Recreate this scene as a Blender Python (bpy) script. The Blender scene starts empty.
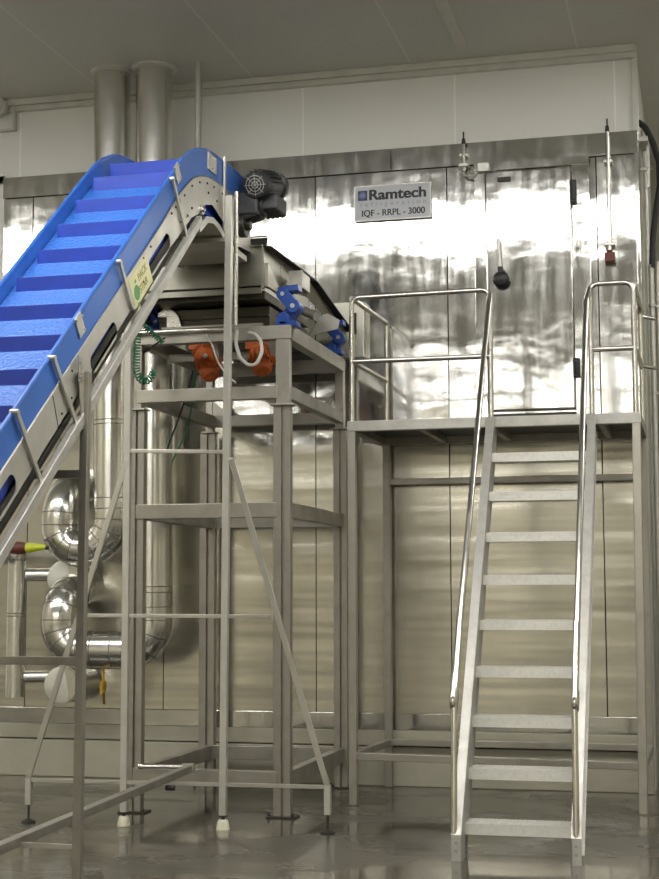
import bpy, math, random
from mathutils import Vector, Matrix
from mathutils.geometry import tessellate_polygon
random.seed(7)
SC = bpy.context.scene
COL = SC.collection
V = Vector

# ------------------------------------------------------------------ camera
CAM_H, FPX = 1.311, 1494.9
RX = V((0.97007669, 0.24278427, -0.00264953))
DN = V((-0.0274266, 0.09873096, -0.99473614))
FW = V((-0.2412447, 0.965043, 0.10243535))
cam = bpy.data.cameras.new('camera')
camo = bpy.data.objects.new('camera', cam)
COL.objects.link(camo)
cam.sensor_fit = 'HORIZONTAL'; cam.sensor_width = 36.0
cam.lens = 36.0 * FPX / 659.0
cam.clip_end = 100
UP = -DN; BK = -FW
camo.matrix_world = Matrix(((RX.x, UP.x, BK.x, 0), (RX.y, UP.y, BK.y, 0), (RX.z, UP.z, BK.z, CAM_H), (0, 0, 0, 1)))
SC.camera = camo

def ray(x, y):
    return RX * ((x - 329.5) / FPX) + DN * ((y - 439.5) / FPX) + FW
def onY(x, y, Y):            # point of the place seen at a measured spot, at depth Y
    d = ray(x, y); return V((0, 0, CAM_H)) + d * (Y / d.y)
def onX(x, y, X):
    d = ray(x, y); return V((0, 0, CAM_H)) + d * (X / d.x)
def onZ(x, y, z):
    d = ray(x, y); return V((0, 0, CAM_H)) + d * ((z - CAM_H) / d.z)

# ------------------------------------------------------------------ mesh builder
class MB:
    def __init__(s): s.v = []; s.f = []; s.sm = []
    def add(s, vs, fs, smooth=False):
        n = len(s.v); s.v += [V(p) for p in vs]
        for f in fs: s.f.append([i + n for i in f]); s.sm.append(smooth)
        return s
    def box(s, a, b):
        x0, y0, z0 = a; x1, y1, z1 = b
        vs = [(x0,y0,z0),(x1,y0,z0),(x1,y1,z0),(x0,y1,z0),(x0,y0,z1),(x1,y0,z1),(x1,y1,z1),(x0,y1,z1)]
        return s.add(vs, [(0,3,2,1),(4,5,6,7),(0,1,5,4),(1,2,6,5),(2,3,7,6),(3,0,4,7)])
    def obox(s, c, ax, ay, az, sx, sy, sz):       # oriented box, axes unit, full sizes
        c = V(c); ax = V(ax).normalized()*sx/2; ay = V(ay).normalized()*sy/2; az = V(az).normalized()*sz/2
        vs = [c-ax-ay-az, c+ax-ay-az, c+ax+ay-az, c-ax+ay-az, c-ax-ay+az, c+ax-ay+az, c+ax+ay+az, c-ax+ay+az]
        return s.add(vs, [(0,3,2,1),(4,5,6,7),(0,1,5,4),(1,2,6,5),(2,3,7,6),(3,0,4,7)])
    def beam(s, p, q, w, h, side=(1,0,0)):        # w along side, h along the remaining axis
        p = V(p); q = V(q); d = (q-p); L = d.length; d.normalize()
        sd = V(side); sd = (sd - d*sd.dot(d))
        if sd.length < 1e-3: sd = V((0,1,0)) - d*d.y
        sd.normalize(); u = d.cross(sd)
        return s.obox((p+q)/2, sd, u, d, w, h, L)
    def cyl(s, p, q, r, r2=None, n=20, cap=True):
        p = V(p); q = V(q); r2 = r if r2 is None else r2
        d = (q-p).normalized(); a = d.orthogonal().normalized(); b = d.cross(a)
        vs = []
        for c, rr in ((p, r), (q, r2)):
            for i in range(n):
                t = 2*math.pi*i/n; vs.append(c + (a*math.cos(t)+b*math.sin(t))*rr)
        s.add(vs, [(i, (i+1)%n, n+(i+1)%n, n+i) for i in range(n)], True)
        if cap: s.add(vs, [tuple(range(n))[::-1], tuple(range(n, 2*n))])
        return s
    def tube(s, pts, r, n=12, bend=0.0, seg=6, cap=True):
        pts = [V(p) for p in pts]
        if bend: pts = fillet(pts, bend, seg)
        rs = r if isinstance(r, (list, tuple)) else [r]*len(pts)
        t0 = (pts[1]-pts[0]).normalized(); a = t0.orthogonal().normalized(); rings = []
        for i, p in enumerate(pts):
            if i == 0: t = t0
            elif i == len(pts)-1: t = (pts[i]-pts[i-1]).normalized()
            else: t = ((pts[i+1]-pts[i]).normalized() + (pts[i]-pts[i-1]).normalized()).normalized()
            a = (a - t*a.dot(t)).normalized(); b = t.cross(a)
            rings.append([p + (a*math.cos(2*math.pi*k/n) + b*math.sin(2*math.pi*k/n))*rs[i] for k in range(n)])
        vs = [v for rr in rings for v in rr]; m = len(rings)
        s.add(vs, [(i*n+k, i*n+(k+1)%n, (i+1)*n+(k+1)%n, (i+1)*n+k) for i in range(m-1) for k in range(n)], True)
        if cap: s.add(vs, [tuple(range(n))[::-1], tuple(range((m-1)*n, m*n))])
        return s
    def prism(s, loops, f, thick):                # loops: outer + holes of (u,v); f(u,v,w) -> point ; w in 0..thick
        tri = tessellate_polygon([[V((u, v, 0)) for u, v in lp] for lp in loops])
        flat = [p for lp in loops for p in lp]; n = len(flat)
        s.add([f(u, v, 0) for u, v in flat] + [f(u, v, thick) for u, v in flat],
              [tuple(t) for t in tri] + [tuple(i+n for i in t[::-1]) for t in tri])
        k = 0
        for lp in loops:
            m = len(lp)
            s.add([f(u, v, 0) for u, v in lp] + [f(u, v, thick) for u, v in lp],
                  [(i, (i+1)%m, m+(i+1)%m, m+i) for i in range(m)])
        return s
    def lathe(s, p, d, prof, n=24):               # prof: (along, radius)
        p = V(p); d = V(d).normalized(); a = d.orthogonal().normalized(); b = d.cross(a)
        vs = [p + d*h + (a*math.cos(2*math.pi*k/n)+b*math.sin(2*math.pi*k/n))*r for h, r in prof for k in range(n)]
        m = len(prof)
        return s.add(vs, [(i*n+k, i*n+(k+1)%n, (i+1)*n+(k+1)%n, (i+1)*n+k) for i in range(m-1) for k in range(n)] +
                     [tuple(range(n))[::-1], tuple(range((m-1)*n, m*n))], True)

def fillet(pts, R, seg=6):
    out = [pts[0]]
    for i in range(1, len(pts)-1):
        a, b, c = pts[i-1], pts[i], pts[i+1]
        u = (a-b); w = (c-b); ang = u.angle(w)
        if ang > math.pi-0.02: out.append(b); continue
        d = min(R/math.tan(ang/2), u.length*.49, w.length*.49); r = d*math.tan(ang/2)
        un, wn = u.normalized(), w.normalized()
        cen = b + (un+wn).normalized()*(r/math.sin(ang/2))
        e0 = b+un*d-cen; e1 = b+wn*d-cen; th = e0.angle(e1)
        for k in range(seg+1):
            t = k/seg
            out.append(cen + (e0*math.sin((1-t)*th)+e1*math.sin(t*th))/math.sin(th))
    out.append(pts[-1]); return out

def wloc(o):
    l = V((0,0,0))
    while o: l += o.location; o = o.parent
    return l
def link(name, mb, mat, parent=None, bevel=0.0, label=None):
    import bmesh
    c = sum(mb.v, V((0,0,0)))/len(mb.v)
    me = bpy.data.meshes.new(name)
    me.from_pydata([v-c for v in mb.v], [], mb.f)
    for p, sm in zip(me.polygons, mb.sm): p.use_smooth = sm
    bm = bmesh.new(); bm.from_mesh(me); bmesh.ops.remove_doubles(bm, verts=bm.verts, dist=1e-5)
    bmesh.ops.recalc_face_normals(bm, faces=bm.faces); 
    for e in bm.edges:
        if len(e.link_faces) == 2 and e.calc_face_angle(0) > 0.6: e.smooth = False
    bm.to_mesh(me); bm.free()
    me.materials.append(mat)
    o = bpy.data.objects.new(name, me); COL.objects.link(o)
    o.location = c
    if parent: o.parent = parent; o.location = c - wloc(parent)
    if bevel:
        m = o.modifiers.new('bevel', 'BEVEL'); m.width = bevel; m.segments = 2; m.limit_method = 'ANGLE'; m.angle_limit = 0.7
        m.harden_normals = False
    if label: o['label'] = label
    return o
def tag(o, label, cat, group=None, kind=None):
    o['label'] = label; o['category'] = cat
    if group: o['group'] = group
    if kind: o['kind'] = kind
    return o
def thing(name, label, cat, loc, group=None):
    o = bpy.data.objects.new(name, None); COL.objects.link(o); o.location = loc; o.empty_display_size = .1
    return tag(o, label, cat, group)
def struct(name, mb, mat, parent=None, bevel=0):
    o = link(name, mb, mat, parent, bevel)
    if not parent: o['kind'] = 'structure'
    return o

# ------------------------------------------------------------------ materials
def newmat(name):
    m = bpy.data.materials.new(name); m.use_nodes = True
    nt = m.node_tree; return m, nt, nt.nodes['Principled BSDF']
def N(nt, t, **kw):
    n = nt.nodes.new(t)
    for k, v in kw.items():
        if k in n.inputs: n.inputs[k].default_value = v
        else: setattr(n, k, v)
    return n
def coords(nt, scale=(1,1,1), kind='Object'):
    tc = N(nt, 'ShaderNodeTexCoord'); mp = N(nt, 'ShaderNodeMapping')
    mp.inputs['Scale'].default_value = scale
    nt.links.new(tc.outputs[kind], mp.inputs['Vector']); return mp.outputs['Vector']
def ramp(nt, src, stops):
    r = N(nt, 'ShaderNodeValToRGB'); e = r.color_ramp.elements
    while len(e) < len(stops): e.new(.5)
    for el, (p, c) in zip(e, stops):
        el.position = p; el.color = (c, c, c, 1) if isinstance(c, (int, float)) else (*c, 1)
    nt.links.new(src, r.inputs['Fac']); return r.outputs['Color']
def metal(name, col, rough, rvar=.1, nscale=6, stretch=(1,1,1), bump=0.0, bscale=(1,1,1), bn=3.0, dirt=0.0, dirtcol=(.2,.17,.12), met=1.0):
    m, nt, b = newmat(name)
    v = coords(nt, stretch)
    n = N(nt, 'ShaderNodeTexNoise', Scale=nscale, Detail=6.0, Roughness=.6); nt.links.new(v, n.inputs['Vector'])
    nt.links.new(ramp(nt, n.outputs['Fac'], [(.3, max(.02, rough-rvar)), (.7, rough+rvar)]), b.inputs['Roughness'])
    c1 = tuple(x*.86 for x in col)
    base = ramp(nt, n.outputs['Fac'], [(.3, col), (.72, c1)])
    if dirt:
        n2 = N(nt, 'ShaderNodeTexNoise', Scale=nscale*1.7, Detail=8.0, Roughness=.7); nt.links.new(v, n2.inputs['Vector'])
        f = ramp(nt, n2.outputs['Fac'], [(.5, 0.0), (.75, dirt)])
        mx = N(nt, 'ShaderNodeMix', data_type='RGBA'); nt.links.new(f, mx.inputs[0]); nt.links.new(base, mx.inputs[6]); mx.inputs[7].default_value = (*dirtcol, 1)
        base = mx.outputs[2]
    nt.links.new(base, b.inputs['Base Color']); b.inputs['Metallic'].default_value = met
    if bump:
        v2 = coords(nt, bscale)
        n3 = N(nt, 'ShaderNodeTexNoise', Scale=bn, Detail=2.0, Roughness=.45); nt.links.new(v2, n3.inputs['Vector'])
        bp = N(nt, 'ShaderNodeBump', Strength=1.0, Distance=bump); nt.links.new(n3.outputs['Fac'], bp.inputs['Height'])
        nt.links.new(bp.outputs['Normal'], b.inputs['Normal'])
    return m
def plain(name, col, rough=.5, met=0.0, nvar=.06, scale=8, spec=.5):
    m, nt, b = newmat(name)
    n = N(nt, 'ShaderNodeTexNoise', Scale=scale, Detail=4.0); nt.links.new(coords(nt), n.inputs['Vector'])
    nt.links.new(ramp(nt, n.outputs['Fac'], [(.3, tuple(c*(1-nvar) for c in col)), (.7, tuple(min(1, c*(1+nvar)) for c in col))]), b.inputs['Base Color'])
    b.inputs['Roughness'].default_value = rough; b.inputs['Metallic'].default_value = met
    b.inputs['Specular IOR Level'].default_value = spec
    return m

def wall_steel(name='sheet_steel', rr=(.07,.19), sc=(1.6,1.6,2.6), dist=.009, det=3.5, tint=(1,1,1)):
    m, nt, b = newmat(name)
    v = coords(nt, (1,1,1))
    n = N(nt, 'ShaderNodeTexNoise', Scale=2.2, Detail=9.0, Roughness=.68); nt.links.new(v, n.inputs['Vector'])
    base = ramp(nt, n.outputs['Fac'], [(.3, tuple(x*t for x, t in zip((.60,.595,.565), tint))), (.7, tuple(x*t for x, t in zip((.50,.495,.465), tint)))])
    # dried water runs and specks
    nr = N(nt, 'ShaderNodeTexNoise', Scale=3.0, Detail=6.0, Roughness=.7); nt.links.new(coords(nt, (5,5,.5)), nr.inputs['Vector'])
    nt.links.new(ramp(nt, nr.outputs['Fac'], [(.35, rr[0]), (.75, rr[1])]), b.inputs['Roughness'])
    sp = N(nt, 'ShaderNodeTexNoise', Scale=26.0, Detail=3.0, Roughness=.6); nt.links.new(v, sp.inputs['Vector'])
    f = ramp(nt, sp.outputs['Fac'], [(.66, 0.0), (.72, .35)])
    mx = N(nt, 'ShaderNodeMix', data_type='RGBA'); nt.links.new(f, mx.inputs[0]); nt.links.new(base, mx.inputs[6]); mx.inputs[7].default_value = (.40,.38,.33,1)
    nt.links.new(mx.outputs[2], b.inputs['Base Color'])
    b.inputs['Metallic'].default_value = .93
    n1 = N(nt, 'ShaderNodeTexNoise', Scale=1.0, Detail=det, Roughness=.42); nt.links.new(coords(nt, sc), n1.inputs['Vector'])
    b1 = N(nt, 'ShaderNodeBump', Strength=1.0, Distance=dist); nt.links.new(n1.outputs['Fac'], b1.inputs['Height'])
    # pressed dents
    vo = N(nt, 'ShaderNodeTexVoronoi', Scale=2.3, Randomness=1.0); nt.links.new(v, vo.inputs['Vector'])
    dd = ramp(nt, vo.outputs['Distance'], [(.0, 0.0), (.06, 1.0)])
    b2 = N(nt, 'ShaderNodeBump', Strength=.5, Distance=.006); nt.links.new(dd, b2.inputs['Height']); nt.links.new(b1.outputs['Normal'], b2.inputs['Normal'])
    nt.links.new(b2.outputs['Normal'], b.inputs['Normal'])
    return m

def floor_mat():
    m, nt, b = newmat('wet_concrete')
    v = coords(nt, (1,1,1))
    n = N(nt, 'ShaderNodeTexNoise', Scale=1.1, Detail=8.0, Roughness=.62); nt.links.new(v, n.inputs['Vector'])
    n2 = N(nt, 'ShaderNodeTexNoise', Scale=7.0, Detail=8.0, Roughness=.7); nt.links.new(v, n2.inputs['Vector'])
    mx = N(nt, 'ShaderNodeMix', data_type='RGBA'); mx.inputs[0].default_value = .5
    nt.links.new(ramp(nt, n.outputs['Fac'], [(.35, (.042,.036,.025)), (.65, (.085,.075,.056))]), mx.inputs[6])
    nt.links.new(ramp(nt, n2.outputs['Fac'], [(.3, (.045,.04,.03)), (.7, (.09,.082,.064))]), mx.inputs[7])
    nt.links.new(mx.outputs[2], b.inputs['Base Color'])
    # puddles: large patches of standing water
    n3 = N(nt, 'ShaderNodeTexNoise', Scale=.75, Detail=5.0, Roughness=.6, Distortion=.4); nt.links.new(coords(nt, (1.0,1.6,1)), n3.inputs['Vector'])
    pud = ramp(nt, n3.outputs['Fac'], [(.44, 0.0), (.52, 1.0)])
    mr = N(nt, 'ShaderNodeMapRange'); nt.links.new(pud, mr.inputs['Value']); mr.inputs['To Min'].default_value = .30; mr.inputs['To Max'].default_value = .04
    nt.links.new(mr.outputs['Result'], b.inputs['Roughness'])
    inv = N(nt, 'ShaderNodeMapRange'); nt.links.new(pud, inv.inputs['Value']); inv.inputs['To Min'].default_value = .25; inv.inputs['To Max'].default_value = .04
    bp = N(nt, 'ShaderNodeBump', Distance=.02); nt.links.new(n2.outputs['Fac'], bp.inputs['Height']); nt.links.new(inv.outputs['Result'], bp.inputs['Strength'])
    nt.links.new(bp.outputs['Normal'], b.inputs['Normal'])
    b.inputs['Coat Weight'].default_value = .25; b.inputs['Coat Roughness'].default_value = .05
    return m

def panel_mat(name, col, rough, pitch, axis, line=.03, linecol=None, off=0.0):
    m, nt, b = newmat(name)
    tc = N(nt, 'ShaderNodeTexCoord'); sx = N(nt, 'ShaderNodeSeparateXYZ'); nt.links.new(tc.outputs['Object'], sx.inputs['Vector'])
    a = N(nt, 'ShaderNodeMath', operation='ADD'); nt.links.new(sx.outputs[axis], a.inputs[0]); a.inputs[1].default_value = 100*pitch + off
    md = N(nt, 'ShaderNodeMath', operation='MODULO'); nt.links.new(a.outputs[0], md.inputs[0]); md.inputs[1].default_value = pitch
    lt = N(nt, 'ShaderNodeMath', operation='LESS_THAN'); nt.links.new(md.outputs[0], lt.inputs[0]); lt.inputs[1].default_value = line
    n = N(nt, 'ShaderNodeTexNoise', Scale=1.5, Detail=6.0); nt.links.new(tc.outputs['Object'], n.inputs['Vector'])
    base = ramp(nt, n.outputs['Fac'], [(.3, tuple(c*.95 for c in col)), (.7, col)])
    mx = N(nt, 'ShaderNodeMix', data_type='RGBA'); nt.links.new(lt.outputs[0], mx.inputs[0]); nt.links.new(base, mx.inputs[6]); mx.inputs[7].default_value = (*(linecol or tuple(min(1, c*1.15) for c in col)), 1)
    nt.links.new(mx.outputs[2], b.inputs['Base Color']); b.inputs['Roughness'].default_value = rough
    # narrow ribs of the coated sheet
    w = N(nt, 'ShaderNodeTexWave', Scale=5.0, bands_direction='X' if axis == 0 else 'Y'); nt.links.new(tc.outputs['Object'], w.inputs['Vector'])
    bp = N(nt, 'ShaderNodeBump', Strength=.08, Distance=.004); nt.links.new(w.outputs['Fac'], bp.inputs['Height']); nt.links.new(bp.outputs['Normal'], b.inputs['Normal'])
    return m

def belt_mat():
    m, nt, b = newmat('blue_modular_belt')
    v = coords(nt, (1,1,1))
    n = N(nt, 'ShaderNodeTexVoronoi', Scale=55.0); nt.links.new(v, n.inputs['Vector'])
    nt.links.new(ramp(nt, n.outputs['Distance'], [(.1, (.02,.09,.42)), (.5, (.03,.13,.46))]), b.inputs['Base Color'])
    bp = N(nt, 'ShaderNodeBump', Strength=.8, Distance=.006); nt.links.new(n.outputs['Distance'], bp.inputs['Height']); nt.links.new(bp.outputs['Normal'], b.inputs['Normal'])
    b.inputs['Roughness'].default_value = .38
    return m

M = dict(
    wall=wall_steel(), wall2=wall_steel('satin_sheet_steel', (.20,.26), (.45,.45,5.5), .010, 2.0, (1.06,1.03,.95)), floor=floor_mat(),  # lower sheets: warm tint puts the reflected beige room into the colour
    white=panel_mat('white_wall_panel', (.80,.80,.765), .5, 1.12, 0, .012),
    ceil=panel_mat('ceiling_panel', (.60,.595,.56), .42, 1.18, 0, .015, off=.45),
    room=panel_mat('room_wall_panel', (.62,.585,.46), .6, 1.2, 0, .012),
    curb=plain('beige_curb', (.40,.38,.30), .45),
    standm=metal('stained_stand_steel', (.47,.45,.40), .36, .08, 4, dirt=.4, dirtcol=(.25,.215,.16), met=.88),
    frame=metal('weathered_steel', (.37,.35,.305), .42, .1, 5, (1,1,1), dirt=.45, dirtcol=(.25,.215,.16), met=.75),
    bright=metal('satin_steel', (.58,.565,.52), .36, .04, 3),
    tube=metal('polished_tube_steel', (.68,.66,.61), .2, .06, 9),
    plate=metal('brushed_plate_steel', (.60,.585,.53), .42, .05, 5, (1,1,1), met=.7),
    hopper=metal('hopper_steel', (.38,.37,.32), .33, .1, 4, bump=.006, bn=2.5),
    dull=metal('galvanised_channel', (.52,.51,.47), .46, .09, 12, dirt=.25, met=.6),
    tread=metal('checker_tread_steel', (.72,.71,.66), .42, .1, 40, bump=.002, bn=60, met=.5),
    clad=metal('aluminium_cladding', (.78,.77,.73), .22, .05, 6, bump=.002, bn=4),
    seam=plain('cladding_seam', (.16,.155,.14), .5, .6),
    capm=metal('pipe_end_cap_foil', (.66,.66,.60), .5, .05, 10),
    guard=plain('blue_plastic_guard', (.028,.115,.42), .38, nvar=.12, scale=5),
    belt=belt_mat(), cleat=plain('blue_belt_plastic_shaded', (.008,.04,.34), .4, nvar=.15, scale=12),  # cleats share the belt's plastic; darker blue puts their shade into the colour
    mount=plain('blue_mount_paint', (.012,.06,.30), .35), orange=plain('orange_motor_paint', (.44,.10,.022), .5, nvar=.25, scale=20),
    black=plain('black_plastic', (.012,.012,.012), .4), rubber=plain('black_rubber', (.02,.02,.02), .7),
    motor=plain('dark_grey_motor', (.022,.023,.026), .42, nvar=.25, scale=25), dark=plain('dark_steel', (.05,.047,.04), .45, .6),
    cream=plain('cream_plastic_foot', (.62,.60,.46), .5), yellow=plain('yellow_brass', (.42,.27,.03), .35, .4),
    green=plain('green_air_hose', (.01,.16,.07), .35), hose=plain('grey_cable_sheath', (.45,.44,.40), .5),
    nozzle=plain('yellow_green_nozzle', (.55,.62,.03), .4), brown=plain('brown_red_grip', (.12,.03,.02), .5),
    sign=plain('white_sign_board', (.55,.57,.62), .35, nvar=.02), ink=plain('black_lettering', (.008,.008,.01), .4), grey=plain('grey_lettering', (.30,.31,.33), .4),
    navy=plain('navy_logo', (.015,.02,.10), .4), lilac=plain('lilac_star', (.30,.33,.62), .4),
    sticker=plain('cream_sticker', (.62,.60,.33), .4), leaf=plain('green_logo', (.04,.25,.04), .4), olive=plain('olive_print', (.30,.26,.08), .5),
    whitep=plain('white_painted_metal', (.62,.62,.57), .45), box=metal('control_box_steel', (.60,.58,.50), .35, .05),
    pale=plain('pale_tag', (.62,.66,.40), .5), wallr=plain('far_wall_green_grey', (.36,.355,.29), .6), pan=metal('shade_darkened_pan_steel', (.12,.11,.09), .45, .08),  # pan steel darkened: shade of the recess under the hopper put into its colour
)
def lamp_mat(name, strength, col=(1,.982,.94)):
    m, nt, b = newmat(name)
    b.inputs['Base Color'].default_value = (.8,.8,.8,1)
    b.inputs['Emission Color'].default_value = (*col, 1); b.inputs['Emission Strength'].default_value = strength
    return m
LAMP = lamp_mat('lamp_diffuser', 12.0)

# ------------------------------------------------------------------ setting
YW, ZC = 10.24, 5.08
XR, XL = -0.37, -5.12
struct('floor', MB().box((-9.5,-13,-.1), (6.5,14,0)), M['floor'])
struct('ceiling', MB().box((-9.5,-13,ZC), (6.5,14,ZC+.1)), M['ceil'])
struct('wall_left', MB().box((-9.6,-13,0), (-9.4,14,ZC)), M['room'])
struct('wall_right', MB().box((5.0,-13,0), (5.2,14,ZC)), M['room'])
struct('wall_front', MB().box((-9.5,-13,0), (6.5,-12.8,ZC)), M['room'])
struct('wall_far', MB().box((XR,13.2,0), (6.5,13.4,ZC)), M['wallr'])
# steel clad freezer front: panels between the seams, each with its own slight lean
wup = MB(); wlow = MB()
seams = [-5.12, -4.875, -3.794, -2.66, -1.70, -.655, XR]
random.seed(11)
for a, b in zip(seams[:-1], seams[1:]):
    tl = random.uniform(-.006, .006); tx = random.uniform(-.006, .006)
    for z0, z1, wb in ((.49, 2.36, wlow), (2.36, 4.31, wup)):
        ty = random.uniform(-.003,.003)
        f = lambda x, z: YW + tx*(x-(a+b)/2) + (tl+ty)*(z-(z0+z1)/2)*.5
        x0, x1 = a+.004, b-.004
        fr = [(x0, f(x0,z0)-.0, z0+.0), (x1, f(x1,z0), z0), (x1, f(x1,z1), z1), (x0, f(x0,z1), z1)]
        bk = [(x, YW+.08, z) for x, y, z in fr]
        wb.add(fr+bk, [(0,1,2,3),(7,6,5,4),(0,4,5,1),(1,5,6,2),(2,6,7,3),(3,7,4,0)])
struct('wall_back', wup, M['wall'])
struct('wall_back_lower', wlow, M['wall2'])
struct('wall_core', MB().box((XL,YW+.06,0), (XR-.004,14,4.44)), M['dark'])
struct('wall_panelled', MB().box((-9.5,YW+.012,4.44), (XR-.002,14,ZC)).box((-9.5,YW+.012,0), (XL,14,4.5)), M['white'])
struct('trim_1', MB().box((XL,YW-.016,4.315), (-3.9,YW+.06,4.475)).box((-3.896,YW-.016,4.315), (-2.1,YW+.06,4.475)).box((-2.096,YW-.016,4.315), (XR+.004,YW+.06,4.475)), M['wall'], bevel=.002)
struct('trim_2', MB().box((XL,YW-.012,.375), (XR,YW+.06,.488)), M['wall'], bevel=.002)
struct('trim_3', MB().box((XL,YW-.03,4.99), (XR,YW+.02,5.03)).box((XL,YW-.05,5.03),(XR,YW+.02,ZC)), M['whitep'], bevel=.004)
struct('trim_4', MB().box((XR-.03,YW-.012,4.44), (XR+.012,YW+.03,ZC)), M['whitep'], bevel=.003)
struct('trim_5', MB().box((XR-.02,YW-.02,.0), (XR+.006,YW+.12,4.47)), M['wall'], bevel=.003)
struct('baseboard_back', MB().box((XL-4,YW-.03,.27), (XR,YW+.06,.373)).box((XL-4,YW-.045,.0), (XR,YW+.06,.262)), M['curb'], bevel=.006)
struct('baseboard_right', MB().box((XR+.18,YW+1.2,.0), (5.0,YW+1.4,.30)), M['curb'], bevel=.006)
# surface conduit at the ceiling and pale ceiling strips
tag(link('cable_trunking', MB().box((-1.565,6.5,ZC-.03), (-1.495,9.9,ZC)), M['whitep'], bevel=.004), 'pale flat trunking strip on the ceiling above the door, running towards the viewer', 'trunking')
sr = thing('wall_fan', 'round pale ring fitting at the top left end of the white wall under the ceiling', 'vent', onY(-1,108,10.12))
c = onY(0,108,10.2)
link('ring', MB().lathe(c, (0,-1,0), [(0,.072),(.05,.072),(.055,.062),(.02,.05)]), M['whitep'], sr)
link('bracket', MB().box((c.x-.1,c.y+.0,c.z-.18), (c.x+.12,c.y+.05,c.z-.165)).box((c.x+.105,c.y+.0,c.z-.18), (c.x+.12,c.y+.05,c.z+.06)), M['whitep'], sr, .002)

# lamps of the hall: long battens in rows, above and behind the viewer
def make_lamp():
    t = thing('ceiling_light', 'long linear ceiling lamp of the hall', 'lamp', (0,0,ZC), 'linear ceiling lamps in rows')
    link('housing', MB().box((-.86,-.24,-.05), (.86,.24,0)), M['whitep']).parent = t
    link('diffuser', MB().box((-.845,-.21,-.07), (.845,.21,-.05)), LAMP).parent = t
    for ch in t.children: ch.location = ch.location - V((0,0,0))
    return t
first = make_lamp(); used = False
for Y in (5.95, 5.25, -4.4, -5.6, -8.0, -9.6, -11.4):
    for X in ((-8.2,-6.5,-4.8,-3.1,-1.4,.3,2.0,3.7) if Y > 5 else (-7.9,-5.7,-3.5,-1.3,.9,3.1)):
        if not used: t = first; used = True
        else:
            t = first.copy(); COL.objects.link(t)
            for ch in first.children:
                c = ch.copy(); COL.objects.link(c); c.parent = t
        t.location = (X, Y, ZC)
for X, Y in ((1.8,9.0), (1.8,11.2), (3.9,10.2)):  # three unseen lamps added to brighten the side sheet right of the freezer
    t = first.copy(); COL.objects.link(t); t.location = (X, Y, ZC)
    for ch in first.children:
        c = ch.copy(); COL.objects.link(c); c.parent = t

# ------------------------------------------------------------------ freezer door
D = struct('door_1', MB().box((-1.415,YW-.06,2.56), (-.825,YW-.022,4.24)), M['wall'], bevel=.006)
D['label'] = 'steel cold room door leaf'
link('door_frame', MB().box((-1.50,YW-.04,2.45), (-1.42,YW+.03,4.305)).box((-.82,YW-.04,2.45), (-.70,YW+.03,4.305)).box((-1.50,YW-.042,4.255), (-.70,YW+.03,4.315)), M['wall'], D, .003)
link('threshold', MB().box((-1.40,YW-.055,2.49), (-.82,YW+.02,2.535)), M['dark'], D, .003, 'dark threshold gap strip')
kb = onY(501,279,YW-.11); kt = onY(498.5,243,YW-.09)
link('door_handle', MB().cyl(kt, kb, .010, n=12).cyl(kt, kt+(kt-kb).normalized()*.03, .015, n=12), M['bright'], D, 0, 'chrome latch lever with a black tip')
link('latch_knob', MB().lathe(kb+V((0,.05,0)), (0,-1,0), [(0,.03),(.02,.052),(.05,.058),(.075,.045),(.085,.02)]).cyl(kb+V((-.002,0,.03)), kb+V((-.004,0,.085)), .02, n=14), M['black'], D, 0, 'round black latch knob')
for z0, z1 in ((3.98,4.14),(2.77,2.90)):
    link('hinge', MB().box((-.832,YW-.085,z0), (-.785,YW-.03,z1)).cyl((-.81,YW-.085,z0+.02), (-.81,YW-.085,z1-.02), .012), M['black'], D, .004, 'black hinge')
link('door_plate', MB().box((-1.33,YW-.074,4.165), (-1.24,YW-.069,4.195)).box((-1.325,YW-.076,4.17), (-1.245,YW-.073,4.19)), M['dark'], D)
jb = onY(484,168,YW-.05)
link('switch_box', MB().box((jb.x-.04,YW-.08,jb.z-.03), (jb.x+.04,YW-.03,jb.z+.03)).cyl((jb.x,YW-.085,jb.z),(jb.x,YW-.08,jb.z),.015), M['bright'], D, .004)

# ------------------------------------------------------------------ sign
s0 = onY(355.5,188,YW-.02); s1 = onY(431,218,YW-.02)
sw = .545; sh = .245; sx0 = s0.x; sz1 = 4.205
S = thing('name_sign', 'white rectangular sign reading Ramtech refrigeration IQF - RRPL - 3000 on steel wall', 'sign', (sx0+sw/2, YW-.02, sz1-sh/2))
link('board', MB().box((sx0,YW-.028,sz1-sh), (sx0+sw,YW-.018,sz1)), M['sign'], S, .002)
link('rim', MB().box((sx0-.006,YW-.032,sz1-sh-.006), (sx0+sw+.006,YW-.018,sz1-sh)).box((sx0-.006,YW-.032,sz1), (sx0+sw+.006,YW-.018,sz1+.006)).box((sx0-.006,YW-.032,sz1-sh), (sx0,YW-.018,sz1)).box((sx0+sw,YW-.032,sz1-sh), (sx0+sw+.006,YW-.018,sz1)), M['bright'], S)
def tomesh(o, name, mat):
    dg = bpy.context.evaluated_depsgraph_get(); me = bpy.data.meshes.new_from_object(o.evaluated_get(dg))
    bpy.data.objects.remove(o); me.materials.clear(); me.materials.append(mat)
    n = bpy.data.objects.new(name, me); COL.objects.link(n); return n
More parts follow.
